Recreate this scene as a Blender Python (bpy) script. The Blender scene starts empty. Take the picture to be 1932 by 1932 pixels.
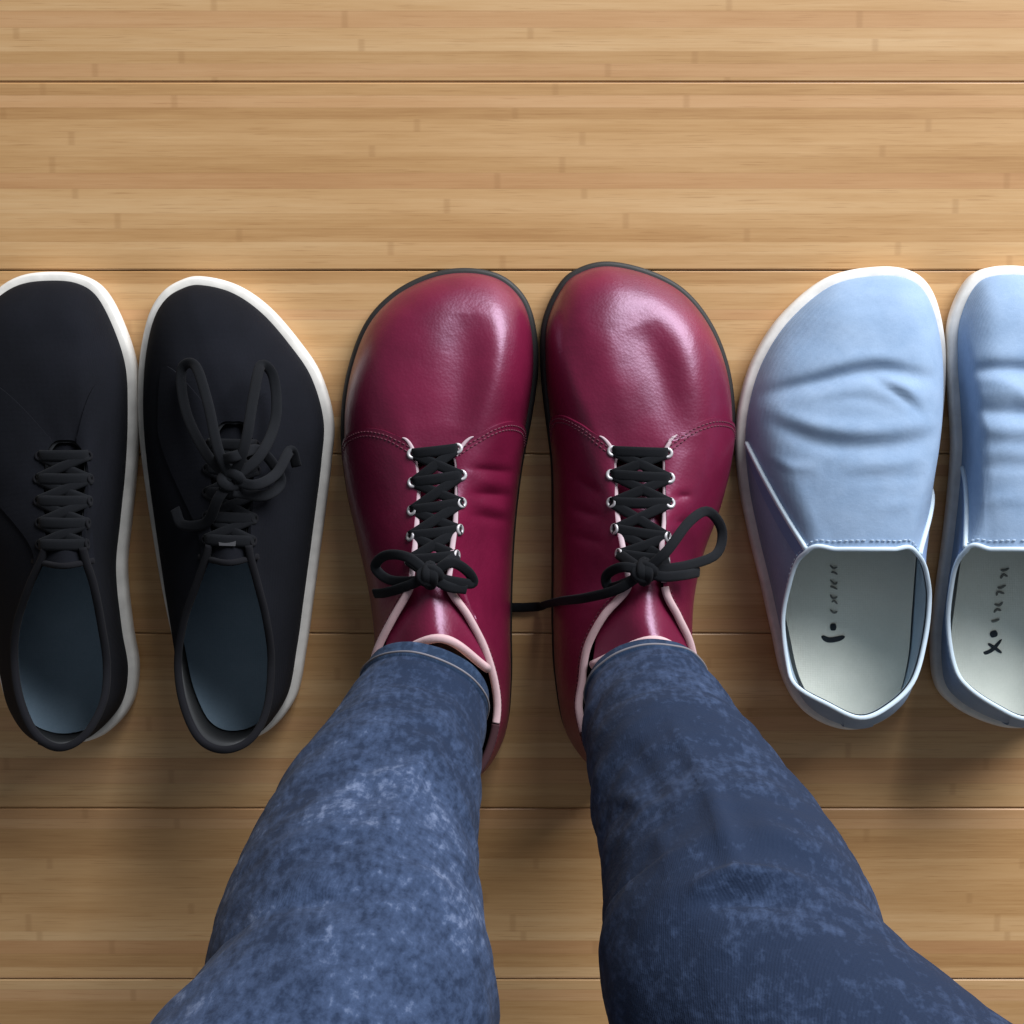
import bpy, math, random
import numpy as np
from mathutils import Vector, noise

random.seed(7)
S = bpy.context.scene
COL = S.collection

# ------------------------------------------------------------------ camera
CAM_H = 0.80
TILT = math.radians(5.6)
FPX = 2720.0                      # focal length in measuring units (frame = 1932 wide)
cam_d = bpy.data.cameras.new("camera")
cam_d.sensor_width = 36.0
cam_d.lens = 36.0 * FPX / 1932.0
cam_d.clip_start = 0.02
cam_d.clip_end = 60
cam = bpy.data.objects.new("camera", cam_d)
COL.objects.link(cam)
cam.location = (0, 0, CAM_H)
cam.rotation_euler = (-TILT, 0, 0)
S.camera = cam

# ------------------------------------------------------------------ light
W = bpy.data.worlds.new("World"); S.world = W
W.use_nodes = True
bg = W.node_tree.nodes["Background"]
bg.inputs[0].default_value = (0.90, 0.95, 1.0, 1)
bg.inputs[1].default_value = 0.185


def area(name, loc, aim, sx, sy, power, col):
    l = bpy.data.lights.new(name, 'AREA'); l.shape = 'RECTANGLE'
    l.size, l.size_y, l.energy, l.color = sx, sy, power, col
    o = bpy.data.objects.new(name, l); COL.objects.link(o)
    o.location = loc
    o.rotation_euler = (Vector(aim) - Vector(loc)).to_track_quat('-Z', 'Y').to_euler()
    return o


area("window_light", (1.15, 1.75, 1.00), (0.05, 0.0, 0.0), 1.7, 1.3, 125.0, (0.94, 0.97, 1.0))
S.view_settings.view_transform = 'Standard'
S.view_settings.look = 'None'
S.view_settings.exposure = 0.0
S.view_settings.gamma = 1.0
S.cycles.max_bounces = 8

# ------------------------------------------------------------------ measuring helpers
CT, ST = math.cos(TILT), math.sin(TILT)


def at(px, py, z=0.0):
    """point at height z (cm) seen at measuring position px, py -> metres"""
    a = (px - 966.0) / FPX; b = (966.0 - py) / FPX
    d = np.array([a, b * CT - ST, -b * ST - CT])
    k = (z * 0.01 - CAM_H) / d[2]
    return np.array([d[0] * k, d[1] * k, z * 0.01])


def proj(P):
    P = np.asarray(P, float)
    x = P[..., 0]; y = P[..., 1]; z = P[..., 2] - CAM_H
    yc = y * CT - z * ST
    dc = -(y * ST + z * CT)
    return 966 + FPX * x / dc, 966 - FPX * yc / dc


def smooth(a, b, x):
    t = np.clip((x - a) / (b - a), 0, 1)
    return t * t * (3 - 2 * t)


def pspline(us, pts, period, q):
    """periodic cubic Hermite through (us, pts), sampled at q"""
    us = np.asarray(us, float); pts = np.asarray(pts, float)
    n = len(us)
    ux = np.concatenate([[us[-1] - period], us, [us[0] + period, us[1] + period]])
    px = np.concatenate([pts[-1:], pts, pts[:2]])
    tan = np.zeros_like(pts)
    for i in range(n):
        a, b, c = ux[i], ux[i + 1], ux[i + 2]
        d0 = (px[i + 1] - px[i]) / (b - a); d1 = (px[i + 2] - px[i + 1]) / (c - b)
        tan[i] = (d0 * (c - b) + d1 * (b - a)) / (c - a)
    q = np.mod(np.asarray(q, float) - us[0], period) + us[0]
    idx = np.clip(np.searchsorted(us, q, side='right') - 1, 0, n - 1)
    j = (idx + 1) % n
    u1 = np.where(idx == n - 1, us[0] + period, us[j])
    h = u1 - us[idx]
    t = (q - us[idx]) / h
    h00 = 2 * t**3 - 3 * t**2 + 1; h10 = t**3 - 2 * t**2 + t
    h01 = -2 * t**3 + 3 * t**2; h11 = t**3 - t**2
    f = lambda v: v[:, None]
    return f(h00) * pts[idx] + f(h10 * h) * tan[idx] + f(h01) * pts[j] + f(h11 * h) * tan[j]


def ospline(pts, n, closed=False):
    """open Catmull-Rom through pts"""
    P = np.asarray(pts, float)
    m = len(P)
    if closed:
        return pspline(np.arange(m), P, m, np.linspace(0, m, n, endpoint=False))
    q = np.linspace(0, m - 1, n)
    E = np.vstack([2 * P[0] - P[1], P, 2 * P[-1] - P[-2]])
    i = np.minimum(q.astype(int), m - 2); t = (q - i)[:, None]
    a, b, c, d = E[i], E[i + 1], E[i + 2], E[i + 3]
    return 0.5 * (2 * b + (c - a) * t + (2 * a - 5 * b + 4 * c - d) * t**2 + (3 * b - a - 3 * c + d) * t**3)


def unit(v):
    return v / np.maximum(np.linalg.norm(v, axis=-1, keepdims=True), 1e-9)


def link(name, verts, faces, mat, parent=None, smooth_it=True, uv=None):
    me = bpy.data.meshes.new(name)
    me.from_pydata([tuple(map(float, v)) for v in verts], [], [tuple(map(int, f)) for f in faces])
    me.materials.append(mat)
    if smooth_it:
        me.polygons.foreach_set('use_smooth', [True] * len(me.polygons))
    if uv is not None:
        l = me.uv_layers.new(name="UVMap")
        vi = np.zeros(len(me.loops), int); me.loops.foreach_get('vertex_index', vi)
        l.data.foreach_set('uv', np.asarray(uv, float)[vi].ravel())
    me.update()
    o = bpy.data.objects.new(name, me)
    COL.objects.link(o)
    if parent:
        o.parent = parent
        o.matrix_parent_inverse = parent.matrix_world.inverted()
    return o


def grid_faces(nu, nv, cu=False, cv=False, base=0, flip=False):
    F = []
    for i in range(nu if cu else nu - 1):
        for j in range(nv if cv else nv - 1):
            a = i * nv + j; b = ((i + 1) % nu) * nv + j
            c = ((i + 1) % nu) * nv + (j + 1) % nv; d = i * nv + (j + 1) % nv
            F.append((a + base, d + base, c + base, b + base) if flip else (a + base, b + base, c + base, d + base))
    return F


def grid(name, P, mat, parent=None, cu=False, cv=False, flip=False):
    nu, nv = P.shape[:2]
    return link(name, P.reshape(-1, 3), grid_faces(nu, nv, cu, cv, 0, flip), mat, parent)


def sweep_arrays(C, w, h, up=None, closed=False, k=10, taper=True):
    """flattened cord along C: half-width w, half-height h (metres)"""
    C = np.asarray(C, float); n = len(C)
    T = unit(np.roll(C, -1, 0) - np.roll(C, 1, 0)) if closed else unit(np.gradient(C, axis=0))
    U = np.tile(np.array([0, 0, 1.0]), (n, 1)) if up is None else np.broadcast_to(np.asarray(up, float), (n, 3))
    side = np.cross(T, U)
    bad = np.linalg.norm(side, axis=1) < 0.15
    side[bad] = np.cross(T[bad], np.array([0.3, 0.9, 0.1]))
    side = unit(side); nn = unit(np.cross(side, T))
    w = np.broadcast_to(w, (n,)); h = np.broadcast_to(h, (n,))
    a = np.linspace(0, 2 * math.pi, k, endpoint=False)
    ca = np.sign(np.cos(a)) * np.abs(np.cos(a))**0.7; sa = np.sign(np.sin(a)) * np.abs(np.sin(a))**0.7
    P = C[:, None] + side[:, None] * (ca[None, :, None] * w[:, None, None]) + nn[:, None] * (sa[None, :, None] * h[:, None, None])
    F = grid_faces(n, k, closed, True)
    V = P.reshape(-1, 3)
    if not closed:
        F.append(tuple(range(k))); F.append(tuple(range((n - 1) * k, n * k))[::-1])
    return V, F


def sweep(name, C, w, h, mat, parent=None, up=None, closed=False, k=10):
    V, F = sweep_arrays(C, w, h, up, closed, k)
    return link(name, V, F, mat, parent)


def merged(parts):
    V, F, b = [], [], 0
    for v, f in parts:
        V.append(np.asarray(v)); F += [tuple(i + b for i in q) for q in f]; b += len(v)
    return np.vstack(V), F


def thing(name, label, cat, loc, group=None):
    o = bpy.data.objects.new(name, None); COL.objects.link(o)
    o.empty_display_size = 0.05
    o.location = loc
    bpy.context.view_layer.update()
    o['label'] = label; o['category'] = cat
    if group: o['group'] = group
    return o


# ------------------------------------------------------------------ materials
class M:
    def __init__(s, name, rough=0.6, spec=0.5, coat=0.0, sheen=0.0):
        s.m = bpy.data.materials.new(name); s.m.use_nodes = True
        s.t = s.m.node_tree; s.n = s.t.nodes; s.b = s.n['Principled BSDF']
        s.b.inputs['Roughness'].default_value = rough
        s.b.inputs['Specular IOR Level'].default_value = spec
        s.b.inputs['Coat Weight'].default_value = coat
        s.b.inputs['Coat Roughness'].default_value = 0.25
        s.b.inputs['Sheen Weight'].default_value = sheen
        s.tc = s.n.new('ShaderNodeTexCoord')

    def add(s, typ, **kw):
        n = s.n.new(typ)
        for k, v in kw.items(): setattr(n, k, v)
        return n

    def ln(s, a, b): s.t.links.new(a, b)

    def mapping(s, scale, src='Object', rot=(0, 0, 0)):
        mp = s.add('ShaderNodeMapping')
        mp.inputs['Scale'].default_value = scale; mp.inputs['Rotation'].default_value = rot
        s.ln(s.tc.outputs[src], mp.inputs[0]); return mp.outputs[0]

    def noise(s, vec, scale, detail=4, rough=0.55, dist=0.0):
        n = s.add('ShaderNodeTexNoise')
        n.inputs['Scale'].default_value = scale; n.inputs['Detail'].default_value = detail
        n.inputs['Roughness'].default_value = rough; n.inputs['Distortion'].default_value = dist
        s.ln(vec, n.inputs['Vector']); return n.outputs[0]

    def ramp(s, fac, stops):
        r = s.add('ShaderNodeValToRGB')
        el = r.color_ramp.elements
        while len(el) < len(stops): el.new(0.5)
        for e, (p, c) in zip(el, stops): e.position = p; e.color = (*c, 1)
        s.ln(fac, r.inputs[0]); return r.outputs[0]

    def math(s, op, a, b=None, c=None):
        n = s.add('ShaderNodeMath', operation=op)
        for i, v in enumerate((a, b, c)):
            if v is None: continue
            if isinstance(v, (int, float)): n.inputs[i].default_value = v
            else: s.ln(v, n.inputs[i])
        return n.outputs[0]

    def mix(s, fac, a, b, mode='MIX'):
        n = s.add('ShaderNodeMix', data_type='RGBA', blend_type=mode)
        for i, v in ((0, fac), (6, a), (7, b)):
            if isinstance(v, (int, float)): n.inputs[i].default_value = v
            elif isinstance(v, tuple): n.inputs[i].default_value = (*v, 1)
            else: s.ln(v, n.inputs[i])
        return n.outputs[2]

    def color(s, c):
        if isinstance(c, tuple): s.b.inputs['Base Color'].default_value = (*c, 1)
        else: s.ln(c, s.b.inputs['Base Color'])

    def bump(s, hgt, strength, dist=0.001, prev=None):
        n = s.add('ShaderNodeBump'); n.inputs['Strength'].default_value = strength
        n.inputs['Distance'].default_value = dist
        s.ln(hgt, n.inputs['Height'])
        if prev is not None: s.ln(prev, n.inputs['Normal'])
        s.ln(n.outputs[0], s.b.inputs['Normal']); return n.outputs[0]


def leather(name, c1, c2, rough=0.37):
    m = M(name, rough, 0.65, coat=0.08)
    v = m.mapping((1, 1, 1))
    m.b.inputs['Specular Tint'].default_value = (0.95, 0.72, 1.0, 1)
    f = m.noise(v, 22, 4)
    m.color(m.ramp(f, [(0.3, c1), (0.75, c2)]))
    g = m.noise(v, 900, 3)
    vor = m.add('ShaderNodeTexVoronoi'); vor.inputs['Scale'].default_value = 700
    m.ln(v, vor.inputs['Vector'])
    b1 = m.bump(vor.outputs['Distance'], 0.10, 0.0005)
    m.bump(f, 0.25, 0.004, b1)
    r = m.math('MULTIPLY_ADD', g, 0.16, rough - 0.08); m.ln(r, m.b.inputs['Roughness'])
    return m.m


def fabric(name, c1, c2, scale=900, bump=0.35, rough=0.9, sheen=0.1, blotch=18):
    m = M(name, rough, 0.16, sheen=sheen)
    v = m.mapping((1, 1, 1))
    f = m.noise(v, blotch, 5)
    wx = m.add('ShaderNodeTexWave', bands_direction='X'); wx.inputs['Scale'].default_value = scale / 2.2
    wy = m.add('ShaderNodeTexWave', bands_direction='Y'); wy.inputs['Scale'].default_value = scale / 2.2
    for w in (wx, wy):
        w.inputs['Distortion'].default_value = 1.5; w.inputs['Detail'].default_value = 1; m.ln(v, w.inputs['Vector'])
    wv = m.math('ADD', wx.outputs['Fac'], wy.outputs['Fac'])
    fine = m.noise(v, scale, 2)
    fac = m.math('ADD', m.math('MULTIPLY', f, 0.7), m.math('MULTIPLY', fine, 0.3))
    m.color(m.ramp(fac, [(0.3, c1), (0.7, c2)]))
    b1 = m.bump(wv, bump * 0.5, 0.0003)
    m.bump(f, 0.3, 0.002, b1)
    return m.m


def plain(name, c, rough=0.5, spec=0.5, metal=0.0, blotch=30, amt=0.12):
    m = M(name, rough, spec)
    m.b.inputs['Metallic'].default_value = metal
    f = m.noise(m.mapping((1, 1, 1)), blotch, 5)
    m.color(m.ramp(f, [(0.3, tuple(x * (1 - amt) for x in c)), (0.7, tuple(min(1, x * (1 + amt)) for x in c))]))
    m.bump(m.noise(m.mapping((1, 1, 1)), 500, 3), 0.08, 0.0006)
    return m.m


def denim(name, dark, mid, pale):
    m = M(name, 0.9, 0.15, sheen=0.02)
    v = m.mapping((1, 1, 1))
    big = m.noise(v, 16, 6, 0.6, 0.6)
    med = m.noise(v, 170, 6, 0.7, 0.2)
    slub = m.noise(m.mapping((420, 420, 60)), 1.0, 3)
    twill = m.add('ShaderNodeTexWave', bands_direction='DIAGONAL'); twill.inputs['Scale'].default_value = 420
    twill.inputs['Distortion'].default_value = 1.2; m.ln(v, twill.inputs['Vector'])
    fac = m.math('ADD', m.math('MULTIPLY', big, 0.42), m.math('ADD', m.math('MULTIPLY', med, 0.38), m.math('MULTIPLY', slub, 0.20)))
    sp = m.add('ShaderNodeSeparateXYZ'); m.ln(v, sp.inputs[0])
    leg_tone = m.add('ShaderNodeMapRange', interpolation_type='SMOOTHSTEP')     # tone shift along x, one leg paler than the other
    m.ln(sp.outputs[0], leg_tone.inputs[0]); leg_tone.inputs[1].default_value = -0.03; leg_tone.inputs[2].default_value = 0.05
    leg_tone.inputs[3].default_value = -0.025; leg_tone.inputs[4].default_value = -0.085
    fac = m.math('ADD', fac, leg_tone.outputs[0])
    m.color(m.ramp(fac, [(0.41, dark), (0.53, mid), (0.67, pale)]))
    b1 = m.bump(twill.outputs['Fac'], 0.15, 0.0003)
    b2 = m.bump(med, 0.30, 0.0015, b1)
    m.bump(big, 0.3, 0.006, b2)
    return m.m


def bamboo():
    m = M("bamboo_floorboard", 0.34, 0.5)
    info = m.add('ShaderNodeObjectInfo')
    sep = m.add('ShaderNodeSeparateXYZ'); m.ln(m.tc.outputs['Object'], sep.inputs[0])
    rnd = info.outputs['Random']
    x = m.math('ADD', sep.outputs[0], m.math('MULTIPLY', rnd, 13.7))

    def vec(sx, sy, k):
        v = m.add('ShaderNodeCombineXYZ')
        m.ln(m.math('MULTIPLY', x, sx), v.inputs[0]); m.ln(m.math('MULTIPLY', sep.outputs[1], sy), v.inputs[1])
        m.ln(m.math('MULTIPLY', rnd, k), v.inputs[2]); return v.outputs[0]
    # narrow laminated strips, a little wavy in width
    wob = m.noise(vec(0.0, 60.0, 40.0), 1.0, 2)
    yy = m.math('ADD', m.math('DIVIDE', sep.outputs[1], 0.0072), m.math('MULTIPLY', wob, 1.6))
    idx = m.math('FLOOR', yy)

    def strip_hash(k):
        wn = m.add('ShaderNodeTexWhiteNoise', noise_dimensions='2D')
        cx = m.add('ShaderNodeCombineXYZ'); m.ln(idx, cx.inputs[0]); m.ln(m.math('MULTIPLY', rnd, k), cx.inputs[1])
        m.ln(cx.outputs[0], wn.inputs['Vector']); return wn.outputs['Value']
    h, h2 = strip_hash(91.0), strip_hash(57.0)
    fib = m.noise(vec(9.0, 900.0, 50.0), 1.0, 6, 0.75)
    cloud = m.noise(vec(4.0, 42.0, 20.0), 1.0, 3, 0.5)
    flick = m.noise(vec(22.0, 260.0, 31.0), 1.0, 3, 0.6)
    tone = m.math('ADD', m.math('MULTIPLY', h, 0.25), m.math('ADD', m.math('MULTIPLY', fib, 0.34),
                  m.math('ADD', m.math('MULTIPLY', cloud, 0.36), m.math('MULTIPLY', flick, 0.22))))
    col = m.ramp(tone, [(0.30, (0.325, 0.165, 0.062)), (0.50, (0.470, 0.275, 0.118)), (0.63, (0.545, 0.337, 0.158)), (0.85, (0.645, 0.440, 0.235))])
    dash = m.noise(vec(38.0, 1500.0, 77.0), 1.0, 2, 0.5)
    dk = m.add('ShaderNodeMapRange'); m.ln(dash, dk.inputs[0]); dk.inputs[1].default_value = 0.60; dk.inputs[2].default_value = 0.72
    dk.inputs[3].default_value = 0.0; dk.inputs[4].default_value = 0.45
    col = m.mix(dk.outputs[0], col, (0.30, 0.15, 0.055))
    pink = m.math('MULTIPLY', m.math('GREATER_THAN', h2, 0.72), 0.30)
    col = m.mix(pink, col, (0.50, 0.255, 0.130))
    fr = m.math('FRACT', yy)
    edge = m.math('MINIMUM', fr, m.math('SUBTRACT', 1.0, fr))
    line = m.math('LESS_THAN', edge, 0.05)
    col = m.mix(m.math('MULTIPLY', line, m.math('MULTIPLY', h2, 0.22)), col, (0.22, 0.11, 0.04))
    # bamboo knuckles, far apart on each strip
    nx = m.math('ADD', m.math('MULTIPLY', x, 3.6), m.math('MULTIPLY', h, 37.0))
    ne = m.math('ABSOLUTE', m.math('SUBTRACT', m.math('FRACT', nx), 0.5))
    nb = m.add('ShaderNodeMapRange', interpolation_type='SMOOTHSTEP')
    m.ln(ne, nb.inputs[0]); nb.inputs[1].default_value = 0.002; nb.inputs[2].default_value = 0.010
    nb.inputs[3].default_value = 0.28; nb.inputs[4].default_value = 0.0
    col = m.mix(nb.outputs[0], col, (0.30, 0.155, 0.06))
    hs = m.add('ShaderNodeHueSaturation'); hs.inputs['Saturation'].default_value = 1.03; hs.inputs['Hue'].default_value = 0.497
    m.ln(col, hs.inputs['Color']); m.ln(m.math('MULTIPLY_ADD', rnd, 0.16, 0.93), hs.inputs['Value'])
    m.color(hs.outputs[0])
    r = m.math('MULTIPLY_ADD', cloud, 0.22, 0.34); m.ln(r, m.b.inputs['Roughness'])
    b1 = m.bump(fib, 0.06, 0.0008)
    m.bump(line, -0.10, 0.0004, b1)
    return m.m


MAT = dict(
    wine=leather("burgundy_leather", (0.100, 0.004, 0.022), (0.165, 0.008, 0.038)),
    wine_thread=plain("burgundy_thread", (0.11, 0.02, 0.04), 0.7),
    blue_thread=plain("pale_blue_thread", (0.42, 0.52, 0.64), 0.8),
    wine_edge=plain("leather_edge_highlight", (0.46, 0.34, 0.38), 0.6),  # leather edge with its highlight put into the pale colour
    wine_bind=fabric("dusty_pink_binding", (0.50, 0.33, 0.35), (0.60, 0.42, 0.44), 1200),
    wine_in=plain("dark_lining", (0.045, 0.018, 0.022), 0.9, 0.2),
    black_rubber=plain("black_rubber", (0.016, 0.015, 0.015), 0.6, 0.4),
    lace=fabric("black_lace", (0.003, 0.0035, 0.005), (0.010, 0.011, 0.014), 1800, 0.5, 0.9, 0.02),
    metal=plain("eyelet_metal", (0.50, 0.48, 0.50), 0.5, 0.5, 0.5),
    canvas=fabric("black_canvas", (0.0028, 0.0032, 0.0052), (0.0065, 0.0072, 0.0115), 1100, 0.4, 0.95, 0.0),
    canvas_trim=fabric("black_binding", (0.0035, 0.0035, 0.005), (0.008, 0.008, 0.011), 1500, 0.4, 0.9, 0.02),
    canvas_in=fabric("charcoal_lining", (0.010, 0.011, 0.013), (0.018, 0.019, 0.022), 900, 0.3),
    insole_blue=fabric("slate_insole", (0.25, 0.36, 0.47), (0.33, 0.45, 0.57), 700, 0.3, 0.95, 0.1, 40),
    label=fabric("grey_woven_label", (0.035, 0.035, 0.04), (0.06, 0.06, 0.065), 1500, 0.3),
    white_rubber=plain("white_rubber", (0.72, 0.69, 0.65), 0.55, 0.4, 0, 90, 0.13),
    blue=fabric("light_blue_canvas", (0.220, 0.320, 0.480), (0.295, 0.400, 0.565), 1300, 0.7, 0.92, 0.04, 60),
    blue_gore=fabric("blue_elastic", (0.15, 0.23, 0.42), (0.20, 0.30, 0.50), 1600, 0.7),
    blue_bind=fabric("pale_blue_binding", (0.52, 0.63, 0.74), (0.62, 0.72, 0.80), 1500, 0.3),
    blue_in=fabric("pale_blue_lining", (0.30, 0.40, 0.50), (0.38, 0.48, 0.57), 900, 0.3),
    insole_cream=fabric("cream_insole", (0.70, 0.70, 0.60), (0.80, 0.79, 0.69), 700, 0.25, 0.9, 0.05, 40),
    print=plain("black_print", (0.02, 0.025, 0.03), 0.8, 0.2),
    print_grey=plain("grey_print", (0.16, 0.16, 0.14), 0.8, 0.2),
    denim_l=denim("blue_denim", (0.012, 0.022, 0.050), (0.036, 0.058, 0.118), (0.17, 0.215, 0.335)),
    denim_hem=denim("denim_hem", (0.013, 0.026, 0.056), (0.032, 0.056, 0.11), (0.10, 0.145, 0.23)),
    stitch=plain("denim_stitch", (0.16, 0.15, 0.17), 0.8),
    skin=plain("skin", (0.55, 0.34, 0.25), 0.5),
    floor=bamboo(),
    sub=plain("subfloor", (0.07, 0.042, 0.022), 0.9, 0.2),
)

# ------------------------------------------------------------------ floor: boards over a subfloor
F0 = 0.0
SUBT = 0.015
sub = link("floor", [(x, y, z) for z in (-0.05, -SUBT) for y in (-1.9, 1.7) for x in (-2.0, 2.0)],
           [(0, 2, 3, 1), (4, 5, 7, 6), (0, 1, 5, 4), (1, 3, 7, 5), (3, 2, 6, 7), (2, 0, 4, 6)], MAT['sub'], None, False)
sub['kind'] = 'structure'
sub['label'] = 'warm honey bamboo floor of long narrow boards'
y_a, y_b = at(966, 1525, 0)[1], at(966, 510, 0)[1]
PITCH = (y_b - y_a) / 3.0


def plank_mesh(L, w):
    g, b, c = 0.00025, 0.0007, 0.0005
    x0, x1, y0, y1 = -L / 2 + g, L / 2 - g, -w / 2 + g, w / 2 - g
    V = []
    for (z, i) in ((-SUBT + 0.001, 0), (-c, 0), (0, b)):
        V += [(x0 + i, y0 + i, z), (x1 - i, y0 + i, z), (x1 - i, y1 - i, z), (x0 + i, y1 - i, z)]
    F = [(8, 9, 10, 11), (0, 3, 2, 1)]
    for k in (0, 4):
        for i in range(4):
            F.append((k + i, k + (i + 1) % 4, k + 4 + (i + 1) % 4, k + 4 + i))
    me = bpy.data.meshes.new("plank")
    me.from_pydata(V, [], F); me.materials.append(MAT['floor']); me.update()
    return me


PL = 1.30
pm = plank_mesh(PL, PITCH)
rows0 = int(math.floor((-1.75 - y_a) / PITCH)); rows1 = int(math.ceil((1.55 - y_a) / PITCH))
for r in range(rows0, rows1):
    off = random.uniform(-0.32, 0.32)
    for c in (-1, 0, 1):
        o = bpy.data.objects.new("plank", pm); COL.objects.link(o)
        o.parent = sub
        o.location = (off + c * PL, y_a + (r + 0.5) * PITCH, random.uniform(-0.0003, 0.0002))

# ------------------------------------------------------------------ shoe builder
cm = 0.01
NU = 280


class Shoe:
    """a shoe: sole outline (floor) and collar rim (own heights) joined by a lasted upper"""

    def __init__(s, out, rim, welt, z_sole, toe_h, creases=(), side_bulge=0.25):
        K = len(out)
        s.K = K
        s.u = np.linspace(0, K, NU, endpoint=False)
        base = np.array([at(x, y, 0.0) for x, y in out])
        s.base = pspline(np.arange(K), base, K, s.u)
        ru = [r[0] for r in rim]; rp = np.array([at(*r[1:]) for r in rim])
        s.ru, s.rp = ru, rp
        s.z_sole, s.toe_h, s.creases, s.welt, s.bulge = z_sole * cm, toe_h * cm, creases, welt * cm, side_bulge * cm
        s.center = s.base.mean(0)
        t = unit(np.roll(s.base, -1, 0) - np.roll(s.base, 1, 0))
        n = np.stack([t[:, 1], -t[:, 0], np.zeros(NU)], 1)
        if ((s.base - s.center) * n).sum() < 0: n = -n
        s.nrm = n

    def ring(s, inset, z):
        P = s.base - s.nrm * inset; P[:, 2] = z; return P

    def at_u(s, arr, u):
        return pspline(s.u, arr, s.K, np.atleast_1d(u))

    def rim(s, u): return pspline(s.ru, s.rp, s.K, np.atleast_1d(u))

    def surf(s, u, t, off=0.0, inset=0.0, drop=0.0, crease=True):
        """points for arrays u[i], t[i,j]"""
        u = np.asarray(u, float); t = np.asarray(t, float)
        O = s.at_u(s.ring(s.welt + inset, s.z_sole), u); R = s.rim(u).copy()
        N = unit(s.at_u(s.nrm, u))
        R[:, 2] -= drop
        d = np.linalg.norm((R - O)[:, :2], axis=1)
        w = smooth(0.025, 0.085, d)[:, None]
        hz = (R[:, 2:3] - O[:, 2:3])
        up = np.array([0, 0, 1.0])
        P1 = O + 0.02 * (R - O) * np.array([1, 1, 0]) + up * ((1 - w) * 0.5 * hz + w * s.toe_h) + N * s.bulge * (1 - 0.6 * w)
        P2 = R + (O - R) * np.array([1, 1, 0]) * ((1 - w) * 0.22 + w * 0.48) - up * ((1 - w) * 0.22 * hz + w * 0.10 * hz)
        T = t[..., None]
        P = ((1 - T)**3) * O[:, None] + 3 * T * (1 - T)**2 * P1[:, None] + 3 * T * T * (1 - T) * P2[:, None] + T**3 * R[:, None]
        if crease and s.creases:
            px, py = proj(P)
            dz = np.zeros(px.shape)
            for (poly, wid, amp) in s.creases:
                C = ospline(poly, 90)
                D = np.sqrt((px[..., None] - C[:, 0])**2 + (py[..., None] - C[:, 1])**2)
                k = D.argmin(-1)
                fade = np.sin(np.pi * np.clip((k + 4) / 98.0, 0, 1))**0.6
                dz += amp * cm * np.exp(-(D.min(-1) / wid)**2) * fade
            P[..., 2] += dz * np.clip(T[..., 0] * 6, 0, 1)
        return P

    def normal(s, u, t):
        u = np.asarray(u, float); e = 0.02
        a = s.surf(u + e * 3, t) - s.surf(u - e * 3, t)
        b = s.surf(u, np.clip(t + e, 0, 1)) - s.surf(u, np.clip(t - e, 0, 1))
        n = unit(np.cross(a, b))
        n[n[..., 2] < -0.2] *= -1
        flip = np.sign((n * (np.array([0, 0, 0.02]) + (s.surf(u, t) - s.center) * np.array([1, 1, 0.5]))).sum(-1, keepdims=True))
        return n * np.where(flip == 0, 1, flip)

    # ---- parts
    def sole(s, root, mat, name="sole", h=None, flare=0.0, top_in=None):
        h = s.z_sole + 0.0015 if h is None else h
        top_in = s.welt - 0.001 if top_in is None else top_in
        rings = [s.ring(0.02, 0.0003), s.ring(0.003, 0.0003), s.ring(0.001, 0.0012), s.ring(-flare, 0.35 * h), s.ring(0.0, 0.75 * h),
                 s.ring(0.0007, 0.93 * h), s.ring(min(0.002, top_in), h), s.ring(top_in + 0.004, h - 0.0004), s.ring(top_in + 0.012, h - 0.004)]
        P = np.stack(rings, 1)
        V = P.reshape(-1, 3); F = grid_faces(NU, P.shape[1], True, False)
        m = P.shape[1]
        F.append(tuple(i * m for i in range(NU)))
        return link(name, V, F, mat, root)

    def upper(s, root, mat, name="upper", nt=84):
        t = np.linspace(0, 1, nt)**1.15
        P = s.surf(s.u, np.tile(t, (NU, 1)))
        return grid(name, P, mat, root, cu=True)

    def lining(s, root, mat, thick=0.22, name="lining", nt=16, depth=0.0):
        t = np.linspace(0, 1, nt)
        P = s.surf(s.u, np.tile(t, (NU, 1)), inset=thick * cm, drop=0.0, crease=True)
        N = s.at_u(s.nrm, s.u)
        P = P - N[:, None] * (0.0015 * t[None, :, None])
        P[..., 2] -= 0.0010 + 0.0034 * (1 - t)[None, :]**0.5
        return grid(name, P, mat, root, cu=True, flip=True)

    def insole(s, root, mat, z=0.35, cup=0.35):
        z0 = s.z_sole + z * cm
        rs = [0.0, 0.25, 0.5, 0.75, 0.9, 1.0]
        edge = s.ring(s.welt + 0.003, z0)
        c = edge.mean(0)
        ys = edge[:, 1]
        P = np.stack([c + (edge - c) * r + np.array([0, 0, cup * cm * r**4]) for r in rs], 1)
        # collapse the fan along the shoe's long axis so the centre is a line, not a point
        for k, r in enumerate(rs):
            P[:, k, 1] = c[1] + (edge[:, 1] - c[1]) * (0.55 + 0.45 * r)
        return grid("insole", P, mat, root, cu=True)

    def binding(s, root, mat, ua, ub, rad=0.22, name="collar_binding", out=0.0, n=160):
        full = (ub - ua) >= s.K - 1e-6
        u = np.linspace(ua, ub, n, endpoint=not full)
        C = s.rim(u)
        C = C + np.array([0, 0, 0.0006])
        return sweep(name, C, rad * cm, rad * cm * 1.05, mat, root, closed=full, k=10)

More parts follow.
